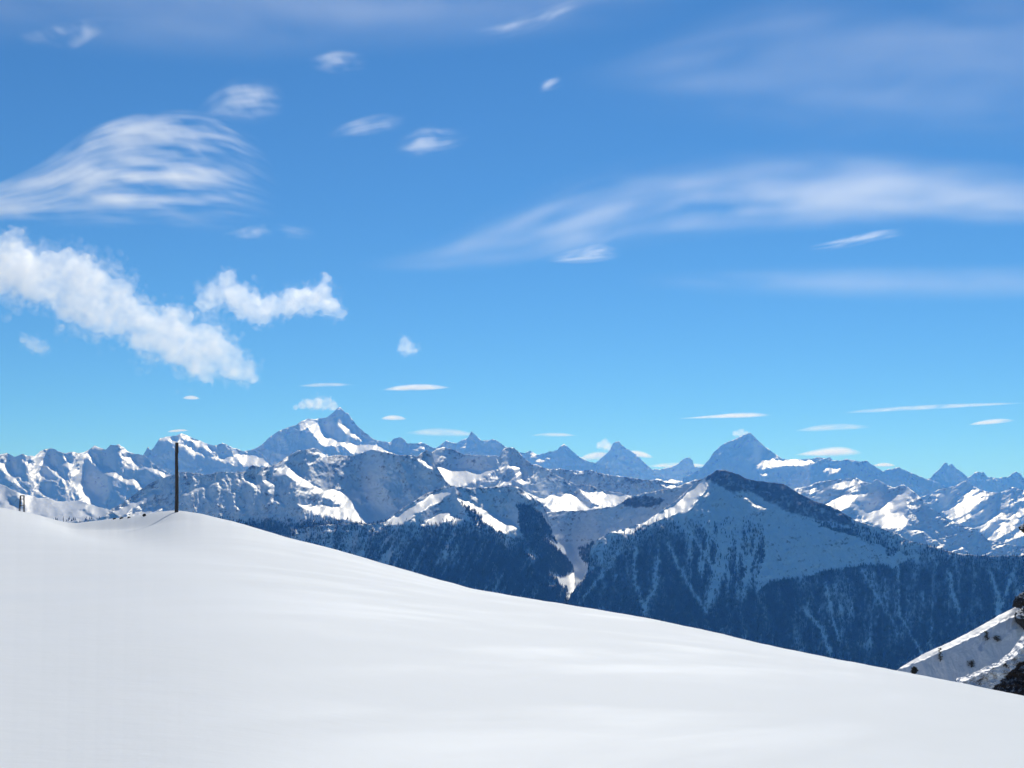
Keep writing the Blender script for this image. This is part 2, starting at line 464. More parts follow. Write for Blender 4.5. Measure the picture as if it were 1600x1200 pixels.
# --- centre, behind the near peaks
mountain('long shaded ridge in the middle distance below the pointed summits', 16800,
         Z(3, '330 330 400 345 450 350 500 345 560 355 620 360 680 355 740 370 800 385 860 390 920 400 1000 410 1080 415 1150 430 1220 440 1300 450 1400 470'),
         800, lit=[Z(3, '590 363 670 360 660 371 600 373'), Z(3, '870 392 900 398 880 404'), Z(3, '1090 430 1150 435 1200 440 1180 460 1120 450')], shade=45, seed=55, rock=0.06, gpx=16)
mountain('blue ridge with a wide bright snow bowl left of centre', 14200,
         Z(2, '1020 420 1100 380 1180 345 1210 325 1250 315 1310 328 1370 358 1430 362 1500 365 1600 370') +
         Z(3, '165 245 180 226 235 220 260 245 300 285 340 320 370 322 430 350 480 380 540 410 600 440 680 440 740 465 800 480 870 490 930 506 1000 540'),
         815, lit=[Z(2, '1090 450 1150 455 1200 435 1260 440 1300 450 1390 440 1440 455 1500 460 1540 445 1580 425 1570 440 1520 480 1490 510 1430 530 1370 550 1300 565 1250 560 1200 565 1160 570 1130 550 1100 505 1090 490 1130 500 1190 520 1170 490 1120 465'),
                   Z(3, '300 480 400 510 440 500 460 495 520 510 540 475 600 500 640 540 680 570 740 560 640 500 620 450 660 480 720 470 800 490 925 505 880 520 840 560 700 580 640 600 500 600 440 575 410 540'),
                   Z(3, '190 440 240 400 290 360 285 350 230 390 150 445'), Z(3, '255 420 300 395 310 420 290 440'), Z(3, '200 320 260 325 300 345 250 345 210 340')],
         shade=41.5, seed=57, gpx=30, gdisp=8, amp=0.26, rock=0.02, litdeg=11, warp=3)
mountain('shaded basin wall at the head of the snowy gorge', 10900,
         Z(3, '250 640 330 600 430 602 520 592 620 592 720 582 830 567 870 545 900 520 930 510 1000 490 1080 475 1150 460 1200 450 1240 430 1300 412 1360 405 1450 430'),
         962, lit=[Z(3, '612 815 640 780 700 756 722 760 660 790'),
                   Z(3, '400 715 470 750 525 785 560 788 600 812 612 850 625 885 665 925 720 922 640 1000 590 1050 565 1160 535 1160 560 1060 480 1010 450 950 540 960 590 935 575 900 530 850 490 795 430 750')],
         shade=43, seed=59, rock=0.0, rockpoly=[Z(3, '850 520 1000 500 1120 520 1080 560 900 575')], gpx=30, litdeg=17,
         forest=lambda wu, wv, U, V, gl, m: 0.75 * in_poly(wu, wv, Z(3, '618 820 650 800 720 775 760 800 740 920 668 918 630 870')) + 0 * U)
def f_forest(wu, wv, U, V, gl, m):
    line = np.interp(U, [100, 300, 420, 520, 600], [830, 812, 812, 812, 815])
    return smooth(-6, 14, wv - line) * (0.55 + 0.5 * gl) * (1 - m)
mountain('broad snow massif with a large lit bowl, left of centre', 11600,
         Z(1, '350 830 470 797 560 770 650 725 760 670 860 595 920 550 1000 510 1080 490 1120 472 1150 470 1300 485 1350 472 1440 470') +
         Z(2, '0 468 60 427 130 445 180 430 230 405 270 378 340 335 400 330 440 322 470 330 520 370 600 365 660 370 700 365 760 340 800 328 850 340 950 360 1020 365 1060 365 1085 378 1110 352 1150 336 1180 346 1200 420 1260 520 1340 600'),
         [(80, 845), (380, 850), (760, 860)],
         lit=[Z(2, '445 550 500 580 560 575 630 600 660 590 700 595 760 610 780 670 770 690 800 715 890 725 890 745 840 780 790 800 740 795 690 780 640 762 570 750 500 730 440 715 390 690 350 680 370 665 420 680 490 690 520 670 570 690 620 690 600 665 540 635 490 600'),
              Z(2, '200 470 260 430 290 420 300 445 350 480 420 540 450 560 500 600 470 605 420 560 360 545 330 520 280 480 220 480 160 495'),
              Z(2, '670 530 700 560 760 575 830 560 880 530 885 540 830 575 770 590 715 595 690 570'), Z(2, '890 465 920 478 970 460 960 475 910 490'),
              Z(2, '1080 375 1110 385 1150 400 1190 420 1160 440 1120 410'), Z(2, '460 335 520 372 500 377 470 352'), Z(2, '185 622 220 640 260 675 240 680 190 640'),
              Z(2, '0 508 60 513 90 550 70 557 30 532 0 526'), Z(2, '120 513 180 518 190 552 150 547'),
              Z(1, '660 745 800 670 900 610 990 565 1020 575 900 640 830 690 760 740 700 760'), Z(1, '800 730 900 700 960 680 1000 670 1020 690 960 720 850 745'),
              Z(1, '1260 553 1330 530 1380 513 1370 527 1290 562 1130 622 1130 607'), Z(1, '1250 620 1300 615 1330 640 1310 655 1290 630'), Z(1, '1470 672 1500 680 1530 710 1545 740 1500 700')],
         dark=[Z(2, '690 635 730 628 780 668 740 668')], shade=41.2, seed=61, gdisp=11, litdeg=11, amp=0.24, rock=0.05, forest=f_forest, gpx=40)
mountain('low sunny hillside behind the snow dip at the left edge', 9000,
         Z(1, '-160 530 -40 540 0 545 50 565 90 590 140 605 200 620 230 630 300 635 380 655 450 650 500 650 560 670 620 690 680 706 720 730 780 770'),
         850, lit=[Z(1, '-160 500 0 530 140 590 300 620 480 640 700 700 640 745 520 770 300 800 -160 800')],
         dark=[Z(1, '40 630 110 615 145 650 140 695 90 680'), Z(1, '480 690 540 705 600 745 560 740'), Z(1, '-60 640 0 650 20 665 -60 670')],
         shade=40, litdeg=11, seed=63, rock=0.05, warp=5,
         forest=lambda wu, wv, U, V, gl, m: smooth(806, 818, wv) * 0.12 + 0 * U, gpx=18)
# --- the two near peaks either side of the gorge
def e_forest(wu, wv, U, V, gl, m):
    xs = [480, 540, 600, 660, 700, 745, 780, 800, 830, 855, 900]
    ys = [818, 815, 820, 820, 812, 815, 828, 842, 830, 838, 880]
    line = np.interp(wu, xs, ys)
    f = 0.45 * smooth(-8, 10, wv - line) + 0.55 * smooth(-2, 45, wv - line)
    streaks = fbm((U + 0.5 * (V - 900)) / 9, V / 60, 3, 77)
    left = smooth(700, 560, U)
    f = f * np.clip(1.0 - left * (0.3 + 0.4 * smooth(-0.2, 0.4, streaks + 0.1)) - 0.4 * smooth(0.0, 0.4, streaks) - 0.3 * smooth(0, 0.4, fbm(U / 24, V / 90, 3, 79)), 0, 1)
    f = np.maximum(f, 0.8 * in_poly(wu, wv, Z(3, '255 560 330 560 420 640 480 760 560 840 600 930 540 960 450 950 340 800 270 700')))
    f = np.maximum(f, 0.6 * in_poly(wu, wv, Z(2, '1350 640 1420 690 1470 730 1500 790 1560 830 1480 810 1400 740')))
    return f * (1 - m)
mountain('near wooded snow peak with lit crest left of the gorge', 10300,
         Z(2, '300 830 400 815 520 800 640 792 740 795 800 795 890 782 960 722 1050 662 1130 612 1200 582 1280 560 1320 552 1350 565 1450 570 1540 565 1600 562') +
         Z(3, '180 450 250 452 290 470 330 500 400 550 425 588 440 650 470 745 500 795 540 858 575 905 590 945 596 1010 600 1200'),
         [(440, 900), (600, 930), (740, 960), (890, 985)],
         lit=[Z(2, '880 785 960 735 1060 680 1150 620 1250 580 1310 570 1290 600 1230 640 1150 690 1100 720 1020 770 960 785 890 800'),
              Z(2, '1110 805 1160 760 1220 720 1290 690 1270 740 1380 745 1350 760 1260 770 1180 830 1200 790'), Z(2, '1020 595 1080 575 1150 580 1200 575 1130 600 1060 605'),
              Z(2, '1330 620 1380 640 1440 660 1500 710 1560 740 1600 760 1640 800 1650 850 1600 840 1540 800 1490 770 1470 720 1400 690'),
              Z(3, '0 555 50 580 100 600 150 620 240 650 260 680 250 700 210 700 190 725 140 700 80 665 30 620 0 590'),
              Z(3, '410 730 460 760 500 790 535 830 545 860 480 810 430 765'), Z(3, '310 810 350 840 380 875 350 870 320 850'),
              Z(3, '440 950 500 975 560 965 590 925 640 925 640 1160 548 1160 555 1080 540 1040 490 1010'), Z(3, '440 1010 490 1020 480 1035 445 1030'), Z(3, '300 480 340 505 335 520 305 500')],
         shade=42, seed=65, litdeg=12, amp=0.28, rock=0.05, forest=e_forest, gpx=34, gdisp=10)
def d_forest(wu, wv, U, V, gl, m):
    top = np.interp(wu, [880, 930, 990, 1040, 1075, 1100, 1130, 1180, 1200, 1260, 1300, 1330, 1400, 1440, 1600],
                        [900, 860, 826, 812, 815, 812, 812, 815, 815, 815, 815, 818, 840, 850, 850])
    f = 0.45 * smooth(-8, 10, wv - top) + 0.55 * smooth(-2, 60, wv - top)
    snowface = in_poly(wu, wv, Z(4, '560 600 640 480 820 640 1000 690 1125 735') + Z(5, '200 800 300 865 390 855 440 945 540 905 560 935 690 948 560 990 460 1045 400 1012 250 1012 140 1030 0 1045') +
                       Z(4, '1050 932 930 945 850 972 700 995 620 1005 525 1070 540 960 580 860 570 700'))
    # avalanche tracks that run down and join
    def track(pts, wd):
        vs_, us_ = [p[1] for p in pts], [p[0] for p in pts]
        c = np.interp(wv, vs_, us_)
        return np.exp(-((wu - c) / wd) ** 2) * smooth(vs_[0] - 8, vs_[0] + 8, wv) * (1 - smooth(vs_[-1] - 6, vs_[-1] + 10, wv))
    tr = np.zeros_like(U)
    for pts, wd in ((Z(4, '60 640 200 800 290 950 240 1180'), 4), (Z(4, '200 640 330 800 350 900 240 1170'), 6), (Z(4, '370 620 370 760 330 920 260 1100'), 9),
                    (Z(4, '420 600 430 800 480 940 450 1100'), 5), (Z(4, '560 680 500 900 450 1090'), 4), (Z(4, '20 780 60 900 150 1050 230 1180'), 3),
                    (Z(3, '950 800 940 1000 990 1130 1000 1200'), 3), (Z(3, '1080 860 1060 1040 1010 1140 1000 1190'), 4), (Z(3, '880 800 800 900 640 1110'), 3),
                    (Z(0, '1345 890 1375 940 1400 980'), 2), (Z(0, '1403 880 1405 960 1440 1020'), 2), (Z(0, '1255 950 1285 985 1297 1020'), 4), (Z(0, '1545 890 1560 930 1558 970'), 4),
                    (Z(0, '1585 890 1570 930 1560 965'), 3), (Z(0, '1290 910 1300 960 1310 1000'), 3), (Z(0, '1480 890 1490 930 1500 960'), 3)):
        tr = np.maximum(tr, track(pts, wd))
    st = fbm((U + 6 * fbm(U / 40, V / 40, 2, 12)) / 8, V / 55, 4, 88, 0.6)
    mid = smooth(1060, 1100, U) * smooth(1210, 1170, U) * smooth(960, 880, V)
    f = f * np.clip(1 - 0.95 * mid * smooth(-0.05, 0.25, st), 0, 1)
    right = smooth(1230, 1300, U)
    st2 = fbm((U + 10 * fbm(U / 50, V / 50, 2, 13)) / 22, V / 120, 4, 91, 0.6)
    f = f * np.clip(1 - 0.22 * right * smooth(0.0, 0.5, st) - 0.42 * smooth(-0.1, 0.5, st2) - 0.08 * smooth(0, 0.3, st) - 0.25 * right * smooth(-0.1, 0.4, fbm(U / 45, V / 40, 4, 95, 0.6)), 0, 1)
    f = f * (1 - 0.92 * tr) * (1 - snowface) * (1 - m)
    f = np.maximum(f, 0.75 * in_poly(wu, wv, Z(4, '800 640 900 665 1000 690 1125 705 1125 745 1000 712 880 685') + Z(5, '0 690 0 690')))
    return f
mountain('big dark wooded peak with snowy face filling the right half', 9700,
         Z(3, '500 1250 545 1150 570 1080 605 1035 640 990 668 925 676 860 690 805 720 768 800 718 900 694 1000 662 1100 592 1180 540 1260 462 1310 422 1350 400') +
         Z(4, '270 375 295 355 330 352 370 362 430 380 460 400 520 415 600 425 690 435 740 465 800 500 870 535 950 560 1020 590 1080 630') +
         Z(5, '200 672 260 690 330 710 430 740 500 770 560 800 620 830 700 850 800 870 880 900 1000 925 1130 940 1300 945 1500 940 1640 945 1800 960'),
         [(860, 990), (1000, 1020), (1200, 1055), (1400, 1080), (1680, 1120)],
         lit=[Z(3, '800 719 900 695 1000 665 1100 600 1180 550 1250 490 1310 430 1350 405 1350 470 1300 540 1240 600 1170 600 1100 635 1020 670 960 690 920 720 870 715'),
              Z(4, '0 600 80 540 150 490 220 430 280 395 240 430 210 490 170 540 110 600 30 610 0 640'), Z(4, '448 488 500 518 560 558 617 577 590 583 530 563 480 525'),
              Z(4, '818 648 870 663 888 680 840 667'), Z(4, '990 601 1030 610 1030 618 1000 612'), Z(3, '600 1045 660 930 715 920 650 985'), Z(3, '815 965 850 960 850 975 825 980')],
         shade=42.5, amp=0.22, seed=67, litdeg=13, rock=-0.02, forest=d_forest, gpx=34, gdisp=10, warp=3,
         rockpoly=[Z(4, '230 410 300 345 440 375 700 430 880 530 1090 630 1110 690 900 650 700 590 560 520 470 470 400 500 330 450')])

# ------------------------------------------------------------------ trees on the near peaks: one far-off wood
def wood():
    rs = np.random.RandomState(5)
    V, Fc, base = [], [], 0
    mesh_v, mesh_f = [], []
    for P, fo, px in FORESTS:
        a = P[:-1, :-1]; b = P[:-1, 1:]; c = P[1:, :-1]; e = P[1:, 1:]
        area = np.linalg.norm(np.cross(b - a, c - a), axis=-1)
        prob = (fo[:-1, :-1] ** 1.3) * area
        n = int(min(26000, prob.sum() / 70.0))
        if n < 10:
            continue
        flat = prob.ravel() / prob.sum()
        idx = rs.choice(flat.size, n, p=flat)
        s, t = rs.rand(n, 1), rs.rand(n, 1)
        A, B, C, E = (q.reshape(-1, 3)[idx] for q in (a, b, c, e))
        Q = (A * (1 - s) + B * s) * (1 - t) + (C * (1 - s) + E * s) * t
        h = 13 + 13 * rs.rand(n)
        r = 2.4 + 2.0 * rs.rand(n)
        ang = rs.rand(n) * 6.28
        ring = []
        for k in range(5):
            th = ang + k * 2 * np.pi / 5
            rr = r * (0.75 + 0.5 * rs.rand(n))
            ring.append(np.stack([Q[:, 0] + rr * np.cos(th), Q[:, 1] + rr * np.sin(th), Q[:, 2] - 1.5 + 0 * rr], -1))
        tip = Q.copy(); tip[:, 2] += h
        allv = np.stack(ring + [tip], 1)           # n,6,3
        mesh_v.append(allv.reshape(-1, 3))
        o = base + np.arange(n)[:, None] * 6
        for k in range(5):
            mesh_f.append(np.concatenate([o + k, o + (k + 1) % 5, o + 5], 1))
        base += n * 6
    me = np_mesh('conifer_wood', np.concatenate(mesh_v), np.concatenate(mesh_f), False)
    m, n, l, out = new_mat('conifer_needles')
    b = n.new('ShaderNodeBsdfPrincipled')
    t = noise_node(n, l, 1 / 60, 3)
    l.new(mix_col(n, l, t, (0.018, 0.03, 0.022), (0.045, 0.055, 0.04)), b.inputs['Base Color'])
    b.inputs['Roughness'].default_value = 0.9
    b.inputs['Specular IOR Level'].default_value = 0.1
    l.new(b.outputs[0], out.inputs['Surface'])
    o = link_mesh('conifer_wood', me, None, m)
    tag(o, 'dark conifer wood covering the lower slopes of the near peaks', 'forest')
    o['kind'] = 'stuff'
wood()

# valley ground far below, out to the horizon
def valley():
    me = np_mesh('valley_floor', [(-27000, 1500, -2050), (27000, 1500, -2050), (27000, 55500, -2050), (-27000, 55500, -2050)], [(0, 1, 2, 3)])
    m, n, l, out = new_mat('valley_dark_ground')
    b = n.new('ShaderNodeBsdfPrincipled')
    t = noise_node(n, l, 1 / 900, 6)
    l.new(mix_col(n, l, maprange(n, l, t, 0.45, 0.6), (0.05, 0.055, 0.045), (0.10, 0.10, 0.09)), b.inputs['Base Color'])  # dark snowless ground, chosen so little light bounces up onto the shaded faces
    l.new(b.outputs[0], out.inputs['Surface'])
    struct(link_mesh('valley_floor', me, None, m))
valley()

# ------------------------------------------------------------------ near snowfield
CREST = [(-700, 770), (-200, 778), (0, 792), (60, 803), (95, 813), (118, 818), (150, 814), (190, 809), (225, 804), (250, 799.5), (272, 797), (292, 798.5), (320, 803), (370, 815), (450, 839),
         (530, 859), (640, 892), (740, 920), (820, 934), (900, 947), (1000, 964), (1100, 985), (1200, 1009), (1300, 1030), (1400, 1049), (1500, 1069), (1600, 1090), (1800, 1135), (2200, 1230)]
RC = [(-700, 165), (0, 150), (115, 137), (180, 124), (278, 110), (450, 98), (640, 88), (900, 76), (1200, 66), (1600, 58), (2200, 50)]
RCU = np.arange(-900, 2400, 10.0)
_r = np.interp(RCU, *zip(*RC))
RCV = np.convolve(np.pad(_r, 20, mode='edge'), np.hanning(43)[1:-1] / np.hanning(43).sum(), 'valid')
def crest(u):
    v = np.interp(u, *zip(*CREST))
    return v
def ground(u, r):
    """height of the snow at column u (photo pixels) and forward distance r (metres)"""
    u = np.asarray(u, float); r = np.asarray(r, float)
    # rounded crest outline; the ground before it is broad and even
    v = sum(crest(u + k) for k in (-9, -4, 0, 4, 9)) / 5
    ks = np.linspace(-2.5, 2.5, 21)
    wk = np.exp(-ks ** 2 / 2); wk = wk / wk.sum()
    vs = sum(w_ * crest(u + 170 * k) for k, w_ in zip(ks, wk))
    v = v + 0.9 * fbm(u / 38, u * 0 + 7.7, 4, 303, 0.55)
    rc = np.interp(u, RCU, RCV)
    _, t = ray(u, v)
    _, t2 = ray(u, vs)
    zc, zs = t * rc, t2 * rc
    w = np.clip(r / rc, 0, 1)
    z = -1.65 + (zs + 1.65) * w ** 1.15 + (zc - zs) * smooth(0.45, 1.08, w) / smooth(0.45, 1.08, np.array(1.0))
    over = np.maximum(r - rc, 0)
    z = z - 0.035 * over ** 2 / (1 + 0.05 * over) + np.where(over > 0, t * over, 0)
    z = z - 0.72 * smooth(40, 97, r) * (1 - smooth(-13, 1, r - rc)) * np.exp(-((u - 205) / 105.0) ** 2)
    x = (u - 800) / F * r
    # wind-packed swells, long across the slope
    q = 0.90 * x + 0.44 * r
    s = 0.44 * x - 0.90 * r
    fade = smooth(2, 9, r) * (1 - smooth(0.75, 0.95, r / rc))
    z = z + fade * (0.022 * fbm(q / 6.0, s / 24, 3, 201, 0.5) + 0.004 * fbm(q / 1.5, s / 11, 3, 207, 0.5))
    return z

def snowfield():
    u = np.concatenate([np.arange(-2600, -700, 100.0), np.arange(-700, -40, 20.0), np.arange(-40, 340, 2.0), np.arange(340, 1640, 4.0), np.arange(1640, 2200, 20.0), np.arange(2200, 4300, 100.0)])
    rr = np.concatenate([np.linspace(0.3, 7, 14), np.geomspace(7.2, 50, 300)])
    tail = np.linspace(0, 1, 260)[1:]
    rc = np.interp(u, RCU, RCV)
    rows = [np.full_like(u, r) for r in rr] + [50 + (rc * 1.12 - 50) * k for k in tail] + [rc * 1.12 + k for k in (3, 7, 14, 25, 45)]
    rows = np.array(rows)
    U = np.repeat(u[None], len(rows), 0)
    Zg = ground(U, rows)
    X = (U - 800) / F * rows / cp
    P = np.stack([X, rows, Zg], -1)
    # ground at and behind the viewer
    me = np_mesh('snowfield', P.reshape(-1, 3), grid_faces(*U.shape))
    m, n, l, out = new_mat('wind_packed_snow')
    b = n.new('ShaderNodeBsdfPrincipled')
    big = noise_node(n, l, 0.5, 5, 0.55, (1.0, 0.16, 1.0), rot=R(26))
    l.new(mix_col(n, l, big, (0.775, 0.80, 0.80), (0.83, 0.85, 0.85)), b.inputs['Base Color'])
    gl = noise_node(n, l, 0.45, 5, 0.6, (1.0, 0.13, 1.0), dist=0.3, rot=R(26))
    l.new(maprange(n, l, gl, 0.42, 0.72, 0.62, 0.50), b.inputs['Roughness'])
    l.new(maprange(n, l, gl, 0.45, 0.72, 0.03, 0.07), b.inputs['Specular IOR Level'])
    g1 = noise_node(n, l, 2.2, 6, 0.6, (0.6, 1.3, 1.0))
    g2 = noise_node(n, l, 60, 3, 0.6)
    hh = math_node(n, l, 'ADD', math_node(n, l, 'MULTIPLY', g1, 0.02), math_node(n, l, 'MULTIPLY', g2, 0.0012))
    bp = n.new('ShaderNodeBump')
    bp.inputs['Strength'].default_value = 0.5
    bp.inputs['Distance'].default_value = 1.0
    l.new(hh, bp.inputs['Height'])
    l.new(bp.outputs[0], b.inputs['Normal'])
    l.new(b.outputs[0], out.inputs['Surface'])
    struct(link_mesh('snowfield', me, None, m), 'smooth sunlit snow slope falling to the right in the foreground')
snowfield()

# ------------------------------------------------------------------ rocky spur beyond the crest, right
spur_mat = mountain_material('spur_snow', 0.075, (0.05, 0.045, 0.042))
mountain('small snowy spur with a lit rim at the right edge', 168.0,
         Z(0, '1340 1085 1380 1060 1402 1046 1440 1023 1480 1005 1520 985 1560 962 1585 949 1620 925 1700 880'), 1125,
         lit=[Z(0, '1395 1050 1440 1020 1480 1001 1520 981 1560 957 1590 940 1590 962 1560 972 1530 990 1500 1004 1470 1018 1440 1031'),
              Z(0, '1528 1010 1540 992 1546 985 1543 1000 1533 1018'), Z(0, '1586 970 1594 962 1590 980 1580 985')],
         shade=47, litdeg=24, seed=71, amp=0.07, gully=0.08, rock=-0.42, name='snow_spur', material=spur_mat, rough=0.8, step=1.0, gpx=34, warp=2.5)
crag_mat = mountain_material('crag_rock', 0.05, (0.022, 0.019, 0.018))
mountain('dark craggy outcrop with snow on its upper edge, bottom right', 122.0,
         Z(0, '1480 1075 1495 1061 1512 1055 1530 1047 1548 1040 1562 1031 1576 1021 1584 1012 1592 1000 1600 988 1640 950 1700 920'), 1150,
         lit=[Z(0, '1490 1070 1495 1056 1530 1042 1562 1026 1592 996 1605 980 1602 1004 1585 1026 1560 1038 1530 1052 1512 1062')],
         shade=48, litdeg=24, seed=73, amp=0.42, gully=0.4, rock=0.02, rockpoly=[Z(0, '1538 1085 1562 1066 1580 1048 1602 1030 1700 1000 1700 1160 1520 1160')], name='rock_outcrop', material=crag_mat, rough=1.6, step=0.9, gpx=14, warp=3.5, gdisp=7)

# ------------------------------------------------------------------ things on the snow
def on_snow(u, r, dz=0.0):
    return Vector(((u - 800) / F * r / cp, r, float(ground(u, r)) + dz))

def empty(name, loc):
    o = bpy.data.objects.new(name, None)
    o.location = loc
    o.empty_display_size = 0.3
    col.objects.link(o)
    return o

def bm_mesh(name, bm, parent, mat, smooth_shade=False):
    me = bpy.data.meshes.new(name)
    bm.normal_update()
    bm.to_mesh(me)
    bm.free()
    for p in me.polygons:
        p.use_smooth = smooth_shade
    return link_mesh(name, me, parent, mat)

def add_tube(bm, pts, rads, seg=12, cap=True, jitter=0.0, rnd=random.Random(1)):
    rings = []
    for i, (p, r) in enumerate(zip(pts, rads)):
        p = Vector(p)
        q = (Vector(pts[-1]) - Vector(pts[0])).to_track_quat('Z', 'Y')
        rings.append([bm.verts.new(p + q @ Vector((r * (1 + jitter * rnd.uniform(-1, 1)) * math.cos(k * 2 * math.pi / seg), r * (1 + jitter * rnd.uniform(-1, 1)) * math.sin(k * 2 * math.pi / seg), 0))) for k in range(seg)])
    for a, b in zip(rings, rings[1:]):
        for k in range(seg):
            bm.faces.new((a[k], a[(k + 1) % seg], b[(k + 1) % seg], b[k]))
    if cap:
        bm.faces.new(rings[0][::-1])
        bm.faces.new(rings[-1])

def plain(name, c0, c1, scale, rough=0.8, stretch=(1, 1, 1), bump=0.3, dist=0.01):
    m, n, l, out = new_mat(name)
    b = n.new('ShaderNodeBsdfPrincipled')
    t = noise_node(n, l, scale, 6, 0.65, stretch)
    l.new(mix_col(n, l, maprange(n, l, t, 0.3, 0.7), c0, c1), b.inputs['Base Color'])
    b.inputs['Roughness'].default_value = rough
    b.inputs['Specular IOR Level'].default_value = 0.25
    bp = n.new('ShaderNodeBump')
    bp.inputs['Strength'].default_value = bump
    bp.inputs['Distance'].default_value = dist
    l.new(t, bp.inputs['Height'])
    l.new(bp.outputs[0], b.inputs['Normal'])
    l.new(b.outputs[0], out.inputs['Surface'])
    return m

WOOD = plain('weathered_timber', (0.035, 0.027, 0.022), (0.11, 0.09, 0.075), 6, 0.85, (5, 5, 0.35), 0.6, 0.02)
STEEL = plain('rusty_steel', (0.02, 0.018, 0.018), (0.05, 0.04, 0.035), 9, 0.6)
ROCK = plain('dark_rock', (0.018, 0.016, 0.015), (0.075, 0.068, 0.062), 1.3, 0.9, (1, 1, 1.6), 0.8, 0.15)

def wooden_post():
    r = 109.6
    base = on_snow(279.5, r, -0.5)
    top = at(276.3, 691.5, r)
    t = empty('wooden_post', base)
    ax = top - base
    L = ax.length
    ctr = [Vector((0, 0, 0)) + ax * f + Vector((0.02 * math.sin(5 * f), 0, 0)) for f in (0, .1, .2, .35, .5, .65, .8, .86)]
    bm = bmesh.new()
    add_tube(bm, ctr, [0.135, 0.133, 0.130, 0.126, 0.122, 0.118, 0.115, 0.114], 14, True, 0.03)
    bm_mesh('shaft', bm, t, WOOD, True)
    bm = bmesh.new()
    add_tube(bm, [ax * 0.8605, ax * 0.87, ax * 0.94, ax * 0.995, ax], [0.119, 0.122, 0.118, 0.117, 0.108], 14, True, 0.03)
    bm_mesh('head', bm, t, WOOD, True)
    bm = bmesh.new()
    add_tube(bm, [ax * 0.872, ax * 0.879], [0.128, 0.128], 14)
    bm_mesh('iron_band', bm, t, STEEL, True)
    tag(t, 'tall dark wooden post leaning slightly left on the snow mound', 'post')
wooden_post()

def lattice_mast():
    u, r = 39.5, 146.5
    base = on_snow(39.5, r, -0.12)
    t = empty('lattice_mast', base)
    H = (799 - 770.5) / F * r + 0.15
    wb, wt = 0.225, 0.165
    def leg(s, yy):
        bm = bmesh.new()
        add_tube(bm, [(s * wb, yy * 0.16, 0), (s * wt, yy * 0.10, H)], [0.036, 0.036], 6)
        bm_mesh('upright', bm, t, STEEL)
    for s in (-1, 1):
        for yy in (-1, 1):
            leg(s, yy)
    for f, th in ((0.06, 0.05), (0.50, 0.032), (0.82, 0.036), (0.985, 0.05)):
        w_, y_ = wb + (wt - wb) * f, 0.16 - 0.06 * f
        for a, b in (((-w_, -y_), (w_, -y_)), ((-w_, y_), (w_, y_)), ((-w_, -y_), (-w_, y_)), ((w_, -y_), (w_, y_))):
            bm = bmesh.new()
            add_tube(bm, [(a[0], a[1], H * f), (b[0], b[1], H * f)], [th, th], 6)
            bm_mesh('crossbar', bm, t, STEEL)
    tag(t, 'small dark open lattice mast on the snow crest at the left edge', 'mast')
lattice_mast()

def rock_mesh(name, loc, size, seed, parent=None, mat=None, sub=4, rough=0.35):
    bm = bmesh.new()
    bmesh.ops.create_icosphere(bm, subdivisions=sub, radius=1.0)
    rnd = np.random.RandomState(seed)
    planes = rnd.normal(size=(14, 3)); planes /= np.linalg.norm(planes, axis=1)[:, None]
    off = 0.55 + 0.35 * rnd.rand(14)
    co = np.array([v.co[:] for v in bm.verts])
    for pl, of in zip(planes, off):               # broken, flat-sided
        dd = co @ pl - of
        co = co - np.maximum(dd, 0)[:, None] * pl * 0.85
    nn = fbm(co[:, 0] * 2.2 + co[:, 2], co[:, 1] * 2.2 - co[:, 2] * 1.3, 4, seed, 0.6)
    co = co * (1 + rough * nn)[:, None] * np.array(size)
    for v, c in zip(bm.verts, co):
        v.co = c
    o = bm_mesh(name, bm, parent, mat or ROCK)
    o.location = loc
    return o

for (u, r, w_, h_, lab) in ((183.5, 123.2, 0.15, 0.10, 'leftmost tiny rock poking out of the snow near the dip'),
                            (194.5, 121.4, 0.20, 0.09, 'tiny flat rock in the snow, second from the dip'),
                            (206.0, 119.4, 0.16, 0.08, 'tiny flat rock in the snow, third from the dip'),
                            (230.0, 115.6, 0.16, 0.16, 'dark round stone alone on the snow beside the post shadow')):
    tag(rock_mesh('rock', on_snow(u, r, 0.04), (w_, w_, h_), int(u), sub=3), lab, 'rock', 'stones on the snow crest')

def pillar_material():
    m, n, l, out = new_mat('snowy_crag')
    b = n.new('ShaderNodeBsdfPrincipled')
    g = n.new('ShaderNodeNewGeometry')
    sx = n.new('ShaderNodeSeparateXYZ')
    l.new(g.outputs['Normal'], sx.inputs[0])
    t = noise_node(n, l, 1.6, 6, 0.65)
    f = math_node(n, l, 'ADD', sx.outputs[2], math_node(n, l, 'MULTIPLY', t, 0.5))
    f = maprange(n, l, f, 0.85, 1.0)
    rc = mix_col(n, l, t, (0.015, 0.013, 0.012), (0.07, 0.062, 0.055))
    l.new(mix_col(n, l, f, rc, SNOW), b.inputs['Base Color'])
    b.inputs['Roughness'].default_value = 0.85
    bp = n.new('ShaderNodeBump'); bp.inputs['Strength'].default_value = 0.8; bp.inputs['Distance'].default_value = 0.2
    l.new(t, bp.inputs['Height']); l.new(bp.outputs[0], b.inputs['Normal'])
    l.new(b.outputs[0], out.inputs['Surface'])
    return m
CRAG = pillar_material()

def rock_pillar():
    d = 176.0
    k = d / F
    t = empty('rock_pillar', at(1616, 962, d))
    o0 = t.location
    for i, (u, v, a, h) in enumerate(((1612, 828, 19, 14), (1632, 880, 28, 62), (1606, 936, 15, 13), (1591, 942, 8.5, 12), (1615, 965, 26, 24), (1606, 905, 5, 16))):
        o = rock_mesh('boulder', (0, 0, 0), (a * k, a * k * 1.1, h * k), 300 + i, t, CRAG, 5, 0.45)
        o.location = at(u, v, d) - o0
    tag(t, 'dark rock pillar cut off by the right edge above the snowy spur', 'rock')
rock_pillar()

